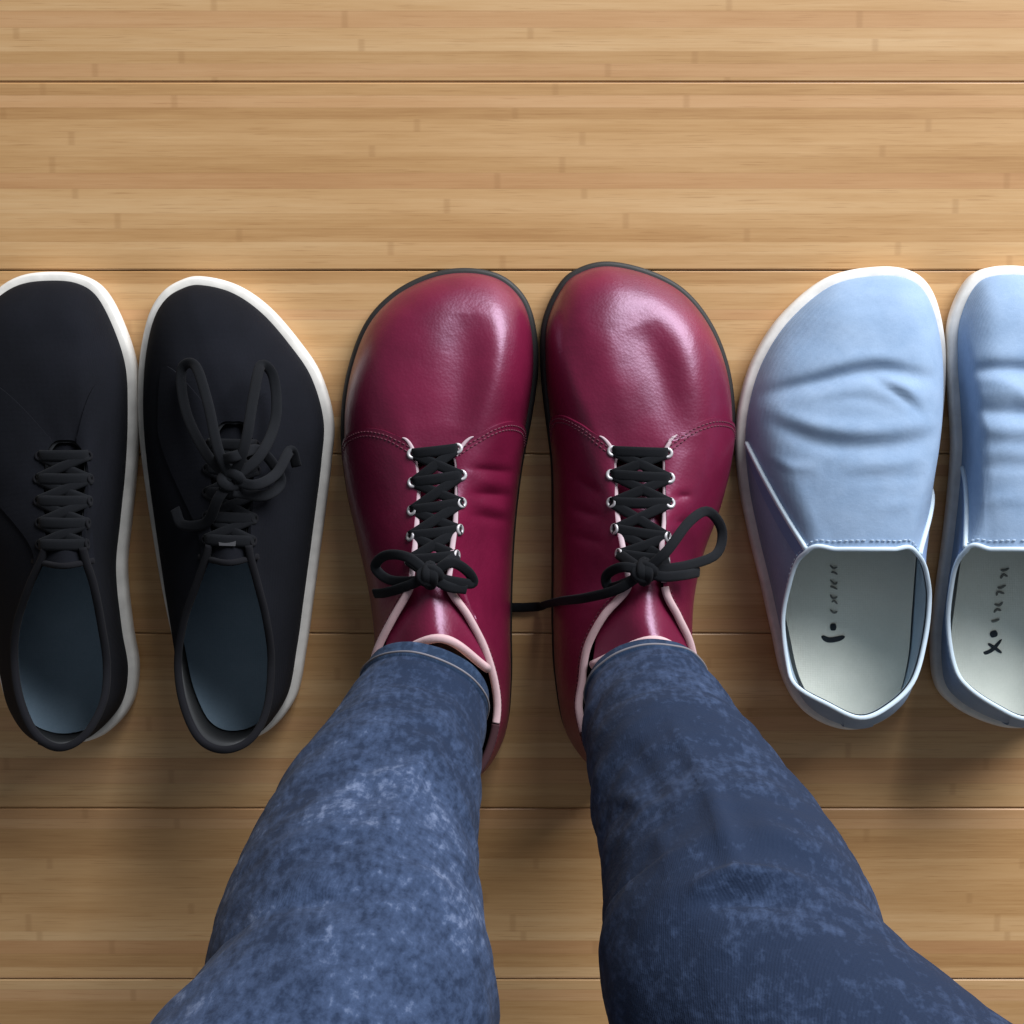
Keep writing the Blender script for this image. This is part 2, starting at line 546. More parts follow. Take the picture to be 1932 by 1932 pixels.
    def shell(s, root, mat, name, ua, ub, t0f, off=0.16, nu=70, nv=22, t1=1.0, edge_mat=None):
        """overlaid panel of leather between t0f(u) and the rim"""
        u = np.linspace(ua, ub, nu)
        t0 = np.array([t0f(x) for x in u])
        v = np.linspace(0, 1, nv)
        T = t0[:, None] + (t1 - t0)[:, None] * v[None]
        P = s.surf(u, T); N = s.normal(u, T)
        A = P + N * off * cm
        V = [A.reshape(-1, 3)]; F = grid_faces(nu, nv)
        # rolled edge all round
        loop = [(i, 0) for i in range(nu)] + [(nu - 1, j) for j in range(1, nv)] + [(i, nv - 1) for i in range(nu - 2, -1, -1)] + [(0, j) for j in range(nv - 2, 0, -1)]
        b = nu * nv; L = len(loop)
        V.append(np.array([A[i, j] for i, j in loop]))
        V.append(np.array([P[i, j] - N[i, j] * 0.0006 for i, j in loop]))
        for k in range(L):
            F.append((b + k, b + (k + 1) % L, b + L + (k + 1) % L, b + L + k))
        return link(name, np.vstack(V), F, mat, root), A, N

    def find_u(s, py, lo, hi):
        """rim parameter between lo and hi whose point lies at image row py"""
        u = np.linspace(lo, hi, 200)
        _, y = proj(s.rim(u))
        return float(u[np.abs(y - py).argmin()])


def ring_mesh(c, n, R, r, k=16, q=8):
    n = unit(np.asarray(n)); a = unit(np.cross(n, [0.1, 1, 0.2])); b = np.cross(n, a)
    th = np.linspace(0, 2 * math.pi, k, endpoint=False)
    C = c + R * (np.cos(th)[:, None] * a + np.sin(th)[:, None] * b)
    return sweep_arrays(C, r, r * 0.8, n, True, q)


def eyelets(s, root, rows, lo_hi, mat, inset=0.6, R=0.21, r=0.09, off=0.2, dark=None):
    """rows of eyelets on one facing; returns their positions"""
    pts = []
    for y in rows:
        u = s.find_u(y, *lo_hi)
        O = s.at_u(s.ring(s.welt, s.z_sole), u)[0]; L = np.linalg.norm(s.rim(u)[0] - O)
        t = np.array([[1 - inset * cm / max(L, 0.02) * 0.55]])
        P = s.surf([u], t)[0, 0]; N = s.normal([u], t)[0, 0]
        if N[2] < 0: N = -N
        c = P + N * off * cm
        V, F = ring_mesh(c, N, R * cm, r * cm)
        e = link("eyelet", V, F, mat, root)
        pts.append((c, N))
    return pts


def lace_run(a, b, lift, n=14):
    q = np.linspace(0, 1, n)[:, None]
    C = a + (b - a) * q
    C[:, 2] += lift * np.sin(np.pi * q[:, 0])**0.6
    return C


def noisy(o, amp, scale, seed=0):
    me = o.data
    for v in me.vertices:
        d = noise.noise_vector(Vector(v.co) * scale + Vector((seed, seed * 2, 0)))
        v.co += v.normal * amp * (d[0])


def stitch_row(P, step=0.0026, fill=0.62, w=0.00035):
    """dashes of thread along a polyline"""
    d = np.concatenate([[0], np.cumsum(np.linalg.norm(np.diff(P, axis=0), axis=1))])
    out = []
    for a in np.arange(0, d[-1] - step, step):
        q = np.array([a, a + step * fill * 0.5, a + step * fill])
        C = np.stack([np.interp(q, d, P[:, k]) for k in range(3)], 1)
        out.append(sweep_arrays(C, w, w * 0.8, None, False, 5))
    return out


# ------------------------------------------------------------------ burgundy lace-up shoes
def burgundy(label, out, rim, rows_l, rows_r, slit, creases, knot, loops, tongue, group):
    s = Shoe(out, rim, 0.28, 0.75, 4.1, creases)
    root = thing("lace_up_shoe", label, "shoe", (s.center[0], s.center[1], 0), group)
    so = s.sole(root, MAT['black_rubber'])
    s.upper(root, MAT['wine'], "vamp")
    s.lining(root, MAT['wine_in'])
    s.insole(root, MAT['wine_in'])
    # quarters: right side ua..ub, left side
    K = s.K
    rs, ls = slit['r'], slit['l']           # where the facing starts (u) and where the edge meets the sole

    tv = np.interp(np.linspace(0, 1, 60), [0, .1, .2, .3, .42, .58, .74, .88, 1], [1.0, .93, .88, .84, .76, .58, .36, .15, .03])
    tv = np.convolve(np.pad(tv, 2, mode='edge'), np.ones(5) / 5, 'valid')
    def t0_right(u): return float(np.interp((u - rs[0]) / (rs[1] - rs[0]), np.linspace(0, 1, 60), tv))
    def t0_left(u): return float(np.interp((u - ls[0]) / (ls[1] - ls[0]), np.linspace(0, 1, 60), tv))
    # (parameters run clockwise from the toe)
    s.shell(root, MAT['wine'], "quarter", rs[0], 13.0, t0_right, 0.17, 200, 60)
    s.shell(root, MAT['wine'], "quarter", ls[0], 13.02, t0_left, 0.17, 200, 60)
    # cut edge along each facing front, its highlight painted as pale colour
    for (e, f) in ((rs, t0_right), (ls, t0_left)):
        u = np.linspace(e[0] + 0.0 * (e[1] - e[0]), e[0] + 0.27 * (e[1] - e[0]), 60)
        T = np.array([[f(x)] for x in u]); P = s.surf(u, T)[:, 0]; N = s.normal(u, T)[:, 0]
        sweep("facing_edge", P + N * 0.0013, 0.0013 * np.sqrt(np.linspace(1, 0.05, 60)), 0.0010, MAT['wine_edge'], root, N)
    # cut edge of each facing, coloured pale for glints between the lace crossings
    for (ua, ub) in ((2.1, 8.4), (18.2, 23.9)):
        u = np.linspace(ua, ub, 80)
        sweep("facing_edge", s.rim(u) + np.array([0, 0, 0.0003]), 0.0015, 0.0009, MAT['wine_edge'], root)
    # stitching along the quarters and the collar
    st = []
    for (e, f) in ((rs, t0_right), (ls, t0_left)):
        for dt in (0.035, 0.075):
            u = np.linspace(e[0] + 0.12 * (e[1] - e[0]), e[1], 90)
            T = np.minimum(np.array([[f(x)] for x in u]) + dt, 0.97)
            st += stitch_row(s.surf(u, T)[:, 0] + s.normal(u, T)[:, 0] * 0.0018)
    for (ua, ub) in ((8.6, 12.4), (13.6, 18.0)):
        u = np.linspace(ua, ub, 120); T = np.full((120, 1), 0.93)
        st += stitch_row(s.surf(u, T)[:, 0] + s.normal(u, T)[:, 0] * 0.0018)
    V, F = merged(st); link("stitching", V, F, MAT['wine_thread'], root)['kind'] = 'stuff'
    # heel strip
    s.shell(root, MAT['wine'], "heel_strip", 12.55, 13.45, lambda u: 0.03, 0.27, 24, 24)
    # collar binding
    b0, b1, b2, b3 = slit['bind']
    s.binding(root, MAT['wine_bind'], b0, b1, 0.2)
    s.binding(root, MAT['wine_bind'], b2, b3, 0.2)
    s.binding(root, MAT['wine_in'], b1 + 0.02, b2 - 0.02, 0.21, "heel_binding")
    # tongue
    rows = [np.array([at(*p) for p in row]) for row in tongue]
    G = np.stack([ospline(r, 22) for r in rows], 0)
    G = np.stack([ospline(G[:, j], 36) for j in range(22)], 1)
    nu, nv = G.shape[:2]
    B = G.copy(); B[..., 2] -= 0.003
    V = np.vstack([G.reshape(-1, 3), B.reshape(-1, 3)])
    F = grid_faces(nu, nv) + grid_faces(nu, nv, base=nu * nv, flip=True)
    link("tongue", V, F, MAT['wine'], root)
    sweep("tongue_binding", G[-1] + np.array([0, 0, -0.001]), 0.0022, 0.0026, MAT['wine_bind'], root)
    # eyelets and laces
    er = eyelets(s, root, rows_r, slit['ur'], MAT['metal'])
    el = eyelets(s, root, rows_l, slit['ul'], MAT['metal'])
    parts = []
    m = min(len(er), len(el))
    for i in range(m):
        parts.append(sweep_arrays(lace_run(el[i][0], er[i][0], 0.0030), 0.0028, 0.0007))
        if i + 1 < m:
            parts.append(sweep_arrays(lace_run(el[i][0], er[i + 1][0], 0.0020), 0.0026, 0.0006))
            parts.append(sweep_arrays(lace_run(er[i][0], el[i + 1][0], 0.0024), 0.0026, 0.0006))
    k0 = at(*knot)
    parts.append(sweep_arrays(lace_run(el[-1][0], k0, 0.002), 0.0028, 0.0011))
    parts.append(sweep_arrays(lace_run(er[-1][0], k0, 0.002), 0.0028, 0.0011))
    V, F = merged(parts)
    link("lace", V, F, MAT['lace'], root)
    bow = []
    for L in loops:
        C = ospline([at(*p) for p in L], 40)
        bow.append(sweep_arrays(C, 0.0026, 0.0008))
    a = np.linspace(0, 2 * math.pi, 24, endpoint=False)
    C = k0 + np.stack([np.cos(a) * 0.0042, np.sin(a) * 0.0030, 0.002 + 0.0012 * np.sin(2 * a)], 1)
    bow.append(sweep_arrays(C, 0.0030, 0.0024, None, True))
    C = k0 + np.stack([np.cos(a) * 0.0016, np.sin(a) * 0.0050, 0.003 + 0.002 * np.cos(2 * a)], 1)
    bow.append(sweep_arrays(C, 0.0026, 0.0014, None, True))
    V, F = merged(bow)
    link("bow", V, F, MAT['lace'], root)
    return s, root


RED_G = "burgundy lace-up shoes on the standing feet"
burgundy(
    "burgundy leather lace-up shoe on the foot nearer the black sneakers, bow without a wide loop",
    [(880, 507), (945, 520), (990, 560), (1011, 620), (1015, 700), (1003, 790), (986, 880), (974, 980), (968, 1080), (966, 1180),
     (966, 1280), (955, 1370), (915, 1430), (855, 1445), (795, 1425), (752, 1360), (730, 1270), (713, 1180), (695, 1090), (673, 1000),
     (654, 910), (645, 810), (655, 710), (688, 615), (740, 555), (810, 518)],
    [(0, 822, 858, 5.9), (2, 858, 862, 6.0), (4, 863, 905, 6.3), (6, 860, 980, 7.0), (8, 850, 1070, 8.0), (8.6, 848, 1108, 8.4),
     (9.4, 885, 1165, 8.2), (10, 915, 1225, 7.8), (11, 938, 1340, 7.4), (12, 905, 1450, 8.2), (13, 835, 1485, 8.8), (14, 765, 1455, 8.2),
     (15, 708, 1360, 7.4), (16, 702, 1270, 7.4), (16.8, 715, 1218, 7.8), (17.4, 742, 1165, 8.2), (18, 772, 1112, 8.4), (18.6, 778, 1075, 8.0),
     (20, 786, 985, 7.0), (22, 788, 910, 6.3), (24, 784, 862, 6.0)],
    [871, 920, 968, 1015, 1060], [862, 908, 955, 1002, 1048],
    dict(r=(2.1, 5.6), l=(23.9, 20.4), bind=(8.5, 11.2, 15.0, 18.1), ur=(2.0, 8.6), ul=(18.0, 24.0)),
    [([(880, 590), (878, 690), (862, 810)], 40, -0.36), ([(948, 560), (940, 680), (908, 800)], 24, 0.12), ([(760, 600), (740, 720), (770, 820)], 60, -0.10),
     ([(965, 890), (890, 884)], 9, -0.20), ([(962, 935), (890, 930)], 9, -0.20), ([(958, 985), (890, 972)], 10, -0.18), ([(960, 915), (905, 907)], 9, 0.14), ([(958, 962), (900, 950)], 9, 0.16)],
    (812, 1085, 9.0),
    [[(812, 1085, 9.2), (770, 1052, 9.0), (728, 1048, 8.0), (708, 1070, 7.2), (735, 1094, 7.8), (785, 1096, 8.9), (812, 1085, 9.3)],
     [(812, 1085, 9.2), (850, 1062, 9.3), (882, 1078, 8.8), (892, 1100, 8.5), (860, 1098, 9.0), (812, 1087, 9.3)],
     [(812, 1085, 9.2), (770, 1105, 8.8), (728, 1118, 7.6), (706, 1120, 6.4)],
     [(812, 1085, 9.2), (842, 1106, 9.2), (880, 1112, 8.7)]],
    [[(790, 850, 4.9), (823, 848, 5.2), (856, 850, 4.9)], [(778, 930, 5.7), (824, 930, 6.3), (870, 930, 5.7)],
     [(768, 1030, 6.8), (820, 1030, 7.6), (872, 1030, 6.8)], [(758, 1110, 7.4), (815, 1112, 8.6), (878, 1112, 7.4)],
     [(735, 1180, 7.7), (820, 1165, 9.3), (905, 1190, 7.8)], [(722, 1250, 7.9), (830, 1205, 10.0), (920, 1262, 8.0)]],
    RED_G)

burgundy(
    "burgundy leather lace-up shoe beside the light blue slip-on, lace loop hanging off its outer side",
    [(1150, 495), (1225, 512), (1290, 548), (1340, 610), (1372, 690), (1384, 780), (1378, 860), (1356, 950), (1322, 1040), (1303, 1120),
     (1293, 1210), (1280, 1300), (1245, 1390), (1180, 1440), (1115, 1425), (1065, 1370), (1045, 1270), (1040, 1170), (1040, 1070), (1040, 970),
     (1038, 870), (1026, 770), (1019, 690), (1023, 605), (1055, 535), (1095, 505)],
    [(0, 1205, 855, 5.9), (2, 1250, 860, 6.0), (4, 1255, 905, 6.3), (6, 1254, 980, 7.0), (8, 1250, 1065, 8.0), (8.6, 1256, 1115, 8.4),
     (9.4, 1280, 1165, 8.2), (10.2, 1305, 1225, 7.8), (11, 1318, 1330, 7.4), (12, 1280, 1440, 8.2), (13, 1200, 1485, 8.8), (14, 1130, 1450, 8.2),
     (15, 1094, 1350, 7.4), (16, 1098, 1285, 7.4), (16.8, 1110, 1215, 7.8), (17.4, 1140, 1160, 8.2), (18, 1183, 1110, 8.4), (18.7, 1180, 1065, 8.0),
     (20, 1166, 985, 7.0), (22, 1160, 910, 6.3), (24, 1162, 862, 6.0)],
    [866, 908, 955, 1002, 1048], [870, 913, 957, 1016, 1058],
    dict(r=(2.1, 5.6), l=(23.9, 20.4), bind=(8.5, 11.2, 14.7, 18.1), ur=(2.0, 8.6), ul=(18.0, 24.0)),
    [([(1215, 610), (1250, 700), (1285, 830)], 38, -0.42), ([(1140, 620), (1160, 720), (1190, 840)], 30, 0.14),
     ([(1085, 620), (1100, 760)], 30, -0.10), ([(1300, 935), (1272, 938)], 9, -0.16), ([(1300, 985), (1272, 985)], 9, -0.16), ([(1090, 900), (1135, 930)], 10, -0.15), ([(1085, 960), (1135, 975)], 10, -0.15), ([(1085, 1010), (1140, 1025)], 10, -0.12)],
    (1215, 1078, 9.0),
    [[(1215, 1078, 9.3), (1258, 1040, 9.4), (1300, 985, 8.2), (1336, 965, 7.0), (1362, 1000, 6.0), (1352, 1045, 6.4), (1300, 1066, 7.9), (1250, 1074, 9.0), (1215, 1078, 9.2)],
     [(1215, 1078, 9.2), (1175, 1070, 9.2), (1145, 1085, 8.4), (1150, 1108, 8.3), (1185, 1098, 9.1), (1215, 1080, 9.3)],
     [(1215, 1078, 9.2), (1250, 1088, 9.2), (1290, 1085, 8.6), (1318, 1080, 7.2)],
     [(1215, 1080, 9.2), (1165, 1112, 8.9), (1105, 1128, 7.6), (1060, 1134, 5.4), (1032, 1140, 2.2), (1018, 1144, 0.4), (990, 1146, 0.25), (966, 1146, 0.25)]],
    [[(1168, 848, 4.9), (1207, 846, 5.2), (1246, 848, 4.9)], [(1152, 930, 5.7), (1208, 930, 6.3), (1262, 930, 5.7)],
     [(1152, 1030, 6.8), (1212, 1030, 7.6), (1264, 1030, 6.8)], [(1160, 1110, 7.4), (1218, 1112, 8.6), (1272, 1112, 7.4)],
     [(1130, 1180, 7.7), (1220, 1165, 9.3), (1295, 1190, 7.8)], [(1118, 1255, 7.9), (1232, 1208, 10.0), (1308, 1250, 8.0)]],
    RED_G)


# ------------------------------------------------------------------ black canvas sneakers
def sneaker(label, out, rim, slit, rows, tongue, knot, loops, tag, creases):
    s = Shoe(out, rim, 0.48, 1.0, 3.4, creases)
    root = thing("canvas_sneaker", label, "shoe", (s.center[0], s.center[1], 0), "black canvas sneakers with white soles")
    s.sole(root, MAT['white_rubber'], h=0.0125)
    s.upper(root, MAT['canvas'])
    s.lining(root, MAT['canvas_in'])
    s.insole(root, MAT['insole_blue'])
    s.binding(root, MAT['canvas_trim'], slit['bind'][0], slit['bind'][1], 0.2)
    rs, ls = slit['r'], slit['l']
    f = lambda e: (lambda u: float(1 - 0.5 * smooth(e[0], e[1], u) * (1 - smooth(0.55, 1.0, (u - e[0]) / (e[2] - e[0])))) * 0.97)
    s.shell(root, MAT['canvas'], "facing", rs[0], rs[2], f(rs), 0.12, 60, 10)
    s.shell(root, MAT['canvas'], "facing", ls[0], ls[2], f(ls), 0.12, 60, 10)
    # heel cap
    s.shell(root, MAT['canvas_trim'], "heel_strip", 12.4, 13.6, lambda u: 0.03, 0.08, 24, 24)
    rows3 = [np.array([at(*p) for p in row]) for row in tongue]
    G = np.stack([ospline(r, 18) for r in rows3], 0)
    G = np.stack([ospline(G[:, j], 28) for j in range(18)], 1)
    B = G.copy(); B[..., 2] -= 0.003
    nu, nv = G.shape[:2]
    link("tongue", np.vstack([G.reshape(-1, 3), B.reshape(-1, 3)]), grid_faces(nu, nv) + grid_faces(nu, nv, base=nu * nv, flip=True), MAT['canvas'], root)
    sweep("tongue_binding", G[-1], 0.0016, 0.0018, MAT['canvas_trim'], root)
    if tag:
        c = [at(*p) for p in tag]
        V = [p + np.array([0, 0, dz]) for dz in (0.0, 0.0006) for p in c]
        link("woven_label", V, [(4, 5, 6, 7), (0, 3, 2, 1), (0, 1, 5, 4), (1, 2, 6, 5), (2, 3, 7, 6), (3, 0, 4, 7)], MAT['label'], root, False)
    er = eyelets(s, root, rows, slit['ur'], MAT['canvas_trim'], 0.5, 0.2, 0.07, 0.15)
    el = eyelets(s, root, rows, slit['ul'], MAT['canvas_trim'], 0.5, 0.2, 0.07, 0.15)
    parts = []
    for i in range(len(rows)):
        parts.append(sweep_arrays(lace_run(el[i][0], er[i][0], 0.0035), 0.0030, 0.0010))
        if i + 1 < len(rows):
            parts.append(sweep_arrays(lace_run(el[i][0], er[i + 1][0], 0.0024), 0.0026, 0.0009))
            parts.append(sweep_arrays(lace_run(er[i][0], el[i + 1][0], 0.0028), 0.0026, 0.0009))
    V, F = merged(parts); link("lace", V, F, MAT['lace'], root)
    if knot:
        k0 = at(*knot); bow = []
        for L in loops:
            bow.append(sweep_arrays(ospline([at(*p) for p in L], 60), 0.0027, 0.0006))
        a = np.linspace(0, 2 * math.pi, 24, endpoint=False)
        C = k0 + np.stack([np.cos(a) * 0.0045, np.sin(a) * 0.0032, 0.002 + 0.0012 * np.sin(2 * a)], 1)
        bow.append(sweep_arrays(C, 0.0030, 0.0024, None, True))
        V, F = merged(bow); link("bow", V, F, MAT['lace'], root)
    return s, root


sneaker(
    "black canvas sneaker with a big untidy lace bow, next to the burgundy shoe",
    [(385, 523), (450, 538), (510, 578), (565, 640), (608, 705), (632, 790), (628, 870), (617, 960), (605, 1050), (594, 1130), (582, 1215),
     (562, 1310), (510, 1372), (445, 1390), (390, 1365), (354, 1295), (333, 1200), (312, 1100), (295, 1000), (280, 900), (270, 810),
     (268, 740), (273, 665), (288, 597), (312, 555), (345, 532)],
    [(0, 440, 795, 5.7), (2, 462, 800, 5.7), (4, 476, 840, 6.0), (6, 474, 950, 6.6), (7.2, 470, 1035, 7.1), (8.2, 486, 1100, 6.7), (9.2, 503, 1170, 6.1),
     (10.2, 512, 1250, 5.7), (11, 505, 1330, 6.3), (12, 475, 1392, 7.0), (13, 425, 1414, 7.4), (14, 378, 1394, 7.0), (15, 347, 1330, 6.3),
     (16, 336, 1250, 5.7), (17, 348, 1170, 6.1), (18, 372, 1100, 6.7), (18.8, 394, 1035, 7.1), (20, 398, 950, 6.6), (22, 402, 840, 6.0), (24, 416, 800, 5.7)],
    dict(bind=(7.1, 18.9), r=(2.0, 3.6, 7.8), l=(24.0, 22.4, 18.2), ur=(2.2, 7.2), ul=(18.8, 23.8)),
    [845, 890, 935, 980, 1022],
    [[(410, 785, 5.0), (440, 783, 5.2), (468, 785, 5.0)], [(392, 880, 5.6), (438, 880, 6.1), (482, 880, 5.6)],
     [(384, 980, 6.3), (434, 980, 7.0), (482, 980, 6.3)], [(378, 1050, 6.6), (430, 1062, 7.7), (486, 1050, 6.6)]],
    (438, 905, 7.6),
    [[(438, 905, 7.8), (412, 850, 8.0), (392, 760, 7.2), (368, 690, 6.2), (342, 700, 5.6), (352, 780, 6.2), (392, 860, 7.3), (438, 905, 8.0)],
     [(438, 905, 7.8), (462, 840, 8.2), (478, 750, 7.4), (492, 690, 6.2), (516, 712, 5.8), (520, 790, 6.4), (490, 860, 7.6), (438, 905, 8.0)],
     [(438, 905, 7.8), (480, 915, 7.9), (520, 895, 7.0), (548, 850, 5.8), (560, 880, 5.2)],
     [(438, 905, 7.8), (412, 940, 7.9), (390, 985, 7.2), (345, 990, 6.4), (330, 960, 5.9)],
     [(400, 870, 7.2), (440, 862, 8.3), (490, 850, 7.2), (530, 905, 6.2), (500, 935, 7.0), (440, 928, 7.9)]],
    [(412, 1016, 7.35), (446, 1017, 7.35), (444, 1030, 7.5), (414, 1029, 7.5)],
    [([(330, 660), (430, 640), (520, 690)], 30, -0.12)])

sneaker(
    "black canvas sneaker cut by the frame edge, laces flat and no bow",
    [(100, 515), (160, 520), (205, 548), (240, 612), (264, 690), (268, 780), (264, 880), (254, 980), (246, 1070), (256, 1175), (268, 1255),
     (254, 1325), (205, 1378), (135, 1395), (70, 1375), (28, 1325), (8, 1260), (-12, 1170), (-35, 1070), (-60, 970), (-85, 880), (-97, 790),
     (-85, 700), (-50, 610), (0, 553), (45, 524)],
    [(0, 122, 830, 5.7), (2, 146, 836, 5.7), (4, 162, 870, 6.0), (6, 162, 950, 6.6), (7.2, 158, 1040, 7.1), (8, 176, 1100, 6.7), (9, 192, 1180, 6.0),
     (10, 202, 1255, 5.7), (11, 195, 1325, 6.3), (12, 160, 1387, 7.0), (13, 114, 1410, 7.4), (14, 70, 1387, 7.0), (15, 40, 1325, 6.3), (16, 28, 1250, 5.7),
     (17, 32, 1180, 6.0), (18, 58, 1100, 6.7), (18.8, 84, 1040, 7.1), (20, 84, 950, 6.6), (22, 86, 870, 6.0), (24, 100, 836, 5.7)],
    dict(bind=(7.1, 18.9), r=(2.0, 3.6, 7.8), l=(24.0, 22.4, 18.2), ur=(2.2, 7.2), ul=(18.8, 23.8)),
    [868, 908, 948, 988, 1028],
    [[(94, 818, 5.0), (122, 815, 5.2), (152, 818, 5.0)], [(76, 900, 5.6), (124, 900, 6.1), (170, 900, 5.6)],
     [(70, 990, 6.3), (122, 990, 7.0), (170, 990, 6.3)], [(64, 1058, 6.6), (118, 1068, 7.7), (176, 1058, 6.6)]],
    None, [], None,
    [([(20, 660), (110, 640), (200, 690)], 30, -0.10)])


# ------------------------------------------------------------------ light blue slip-ons
def slip_on(label, out, rim, creases, gore_side, marks, front):
    s = Shoe(out, rim, 0.48, 0.9, 3.3, creases, 0.2)
    root = thing("slip_on_shoe", label, "shoe", (s.center[0], s.center[1], 0), "light blue canvas slip-ons")
    s.sole(root, MAT['white_rubber'], h=0.0112)
    s.upper(root, MAT['blue'])
    s.lining(root, MAT['blue_in'])
    ins = s.insole(root, MAT['insole_cream'], 0.35, 0.5)
    s.binding(root, MAT['blue_bind'], 0, s.K, 0.12)
    u = np.linspace(0, s.K, 420)
    T = 1 - 0.0042 / np.maximum(np.linalg.norm(s.rim(u) - s.at_u(s.ring(s.welt, s.z_sole), u), axis=1), 0.03)[:, None] * 0.8
    V, F = merged(stitch_row(s.surf(u, T)[:, 0] + s.normal(u, T)[:, 0] * 0.0006, 0.003))
    link("stitching", V, F, MAT['blue_thread'], root)['kind'] = 'stuff'
    # elastic gores on both sides of the vamp tab, with their pale edge
    for (ua, ub) in gore_side:
        n = 40
        v = np.linspace(0, 1, n)
        u = ua + (ub - ua) * v
        T = (0.10 + 0.88 * v**0.9)[:, None]
        P = s.surf(u, T)[:, 0]; N = s.normal(u, T)[:, 0]
        sweep("vamp_piping", P + N * 0.0008, 0.0014, 0.0012, MAT['blue_bind'], root, N)
        # gore panel behind the piping
        k = 10
        du = np.sign(ub - ua) * 0 + (1.0 if ub < s.K / 2 else -1.0)
        uu = u[:, None] + du * np.linspace(0.05, 1.0, k)[None] * (0.35 + 0.9 * v[:, None] * (1 - 0.25 * v[:, None]))
        PP = np.stack([s.surf(uu[:, j], np.minimum(T, 0.985))[:, 0] + s.normal(uu[:, j], np.minimum(T, 0.985))[:, 0] * 0.0007 for j in range(k)], 1)
        grid("elastic_gore", PP, MAT['blue_gore'], root)
    # heel tab
    s.shell(root, MAT['blue'], "heel_strip", 12.5, 13.5, lambda u: 0.03, 0.08, 24, 24)
    # print on the insole
    zi = s.z_sole / cm + 0.35 + 0.06
    def blot(pts, w, mat, name="printed_mark"):
        C = ospline([at(x, y, zi) for x, y in pts], 24)
        e = np.linspace(0, 1, 24); tp = np.sqrt(np.clip(1 - np.abs(2 * e - 1)**4, 0.03, 1))
        sweep(name, C, w * cm * tp, 0.00015, mat, ins, k=8)
    for pts, w, mat in marks: blot(pts, w, MAT[mat])
    return s, root


slip_on(
    "light blue canvas slip-on standing beside the burgundy shoe, whole shoe in view",
    [(1650, 505), (1715, 515), (1752, 553), (1772, 625), (1776, 700), (1770, 790), (1758, 880), (1746, 970), (1737, 1060), (1730, 1150),
     (1722, 1240), (1700, 1315), (1655, 1355), (1600, 1370), (1545, 1357), (1500, 1324), (1470, 1268), (1452, 1190), (1432, 1100), (1410, 1010),
     (1392, 920), (1384, 830), (1393, 750), (1420, 670), (1472, 592), (1555, 525)],
    [(0, 1640, 1036, 6.5), (3, 1685, 1036, 6.3), (6, 1725, 1039, 5.9), (8, 1748, 1084, 5.0), (9, 1753, 1130, 4.6), (10, 1745, 1205, 4.8), (11, 1722, 1285, 5.4),
     (12, 1675, 1333, 5.9), (13, 1622, 1354, 6.2), (14, 1560, 1328, 5.9), (15, 1502, 1294, 5.4), (16, 1485, 1250, 4.8), (17, 1477, 1165, 4.5),
     (18, 1492, 1090, 5.0), (20, 1524, 1038, 5.9), (23, 1580, 1036, 6.3)],
    [([(1440, 745), (1540, 722), (1650, 700), (1750, 712)], 15, -0.44), ([(1660, 715), (1705, 728), (1735, 752)], 13, 0.20), ([(1645, 712), (1690, 740), (1735, 775)], 8, -0.16),
     ([(1455, 775), (1540, 802), (1640, 812), (1750, 800)], 16, 0.24), ([(1470, 805), (1560, 838), (1680, 842), (1750, 828)], 15, -0.20),
     ([(1440, 630), (1540, 640), (1640, 630)], 34, -0.16), ([(1540, 760), (1620, 752), (1690, 768)], 9, -0.10), ([(1600, 880), (1680, 874), (1740, 868)], 9, 0.09), ([(1590, 905), (1660, 900), (1735, 900)], 8, -0.08), ([(1560, 690), (1630, 672), (1700, 676)], 10, 0.08), ([(1450, 860), (1490, 880), (1540, 884)], 10, 0.09), ([(1640, 960), (1720, 950)], 10, 0.07), ([(1600, 580), (1690, 570)], 14, -0.07)],
    [(21.0, 20.0), (6.4, 6.6)],
    [([(1566, 1183), (1578, 1183)], 0.20, 'print'), ([(1550, 1200), (1562, 1207), (1578, 1206), (1594, 1201)], 0.15, 'print')]
    + [([(1566 + a, 1066 + 14 * i), (1572 + b, 1069 + 14 * i + c), (1580, 1070 + 14 * i)], 0.055, 'print_grey')
       for i, (a, b, c) in enumerate([(0, 0, 3), (2, 2, -3), (0, 3, 5), (1, -2, -4), (0, 0, 4), (3, 2, -5), (0, 1, 3)])], None)

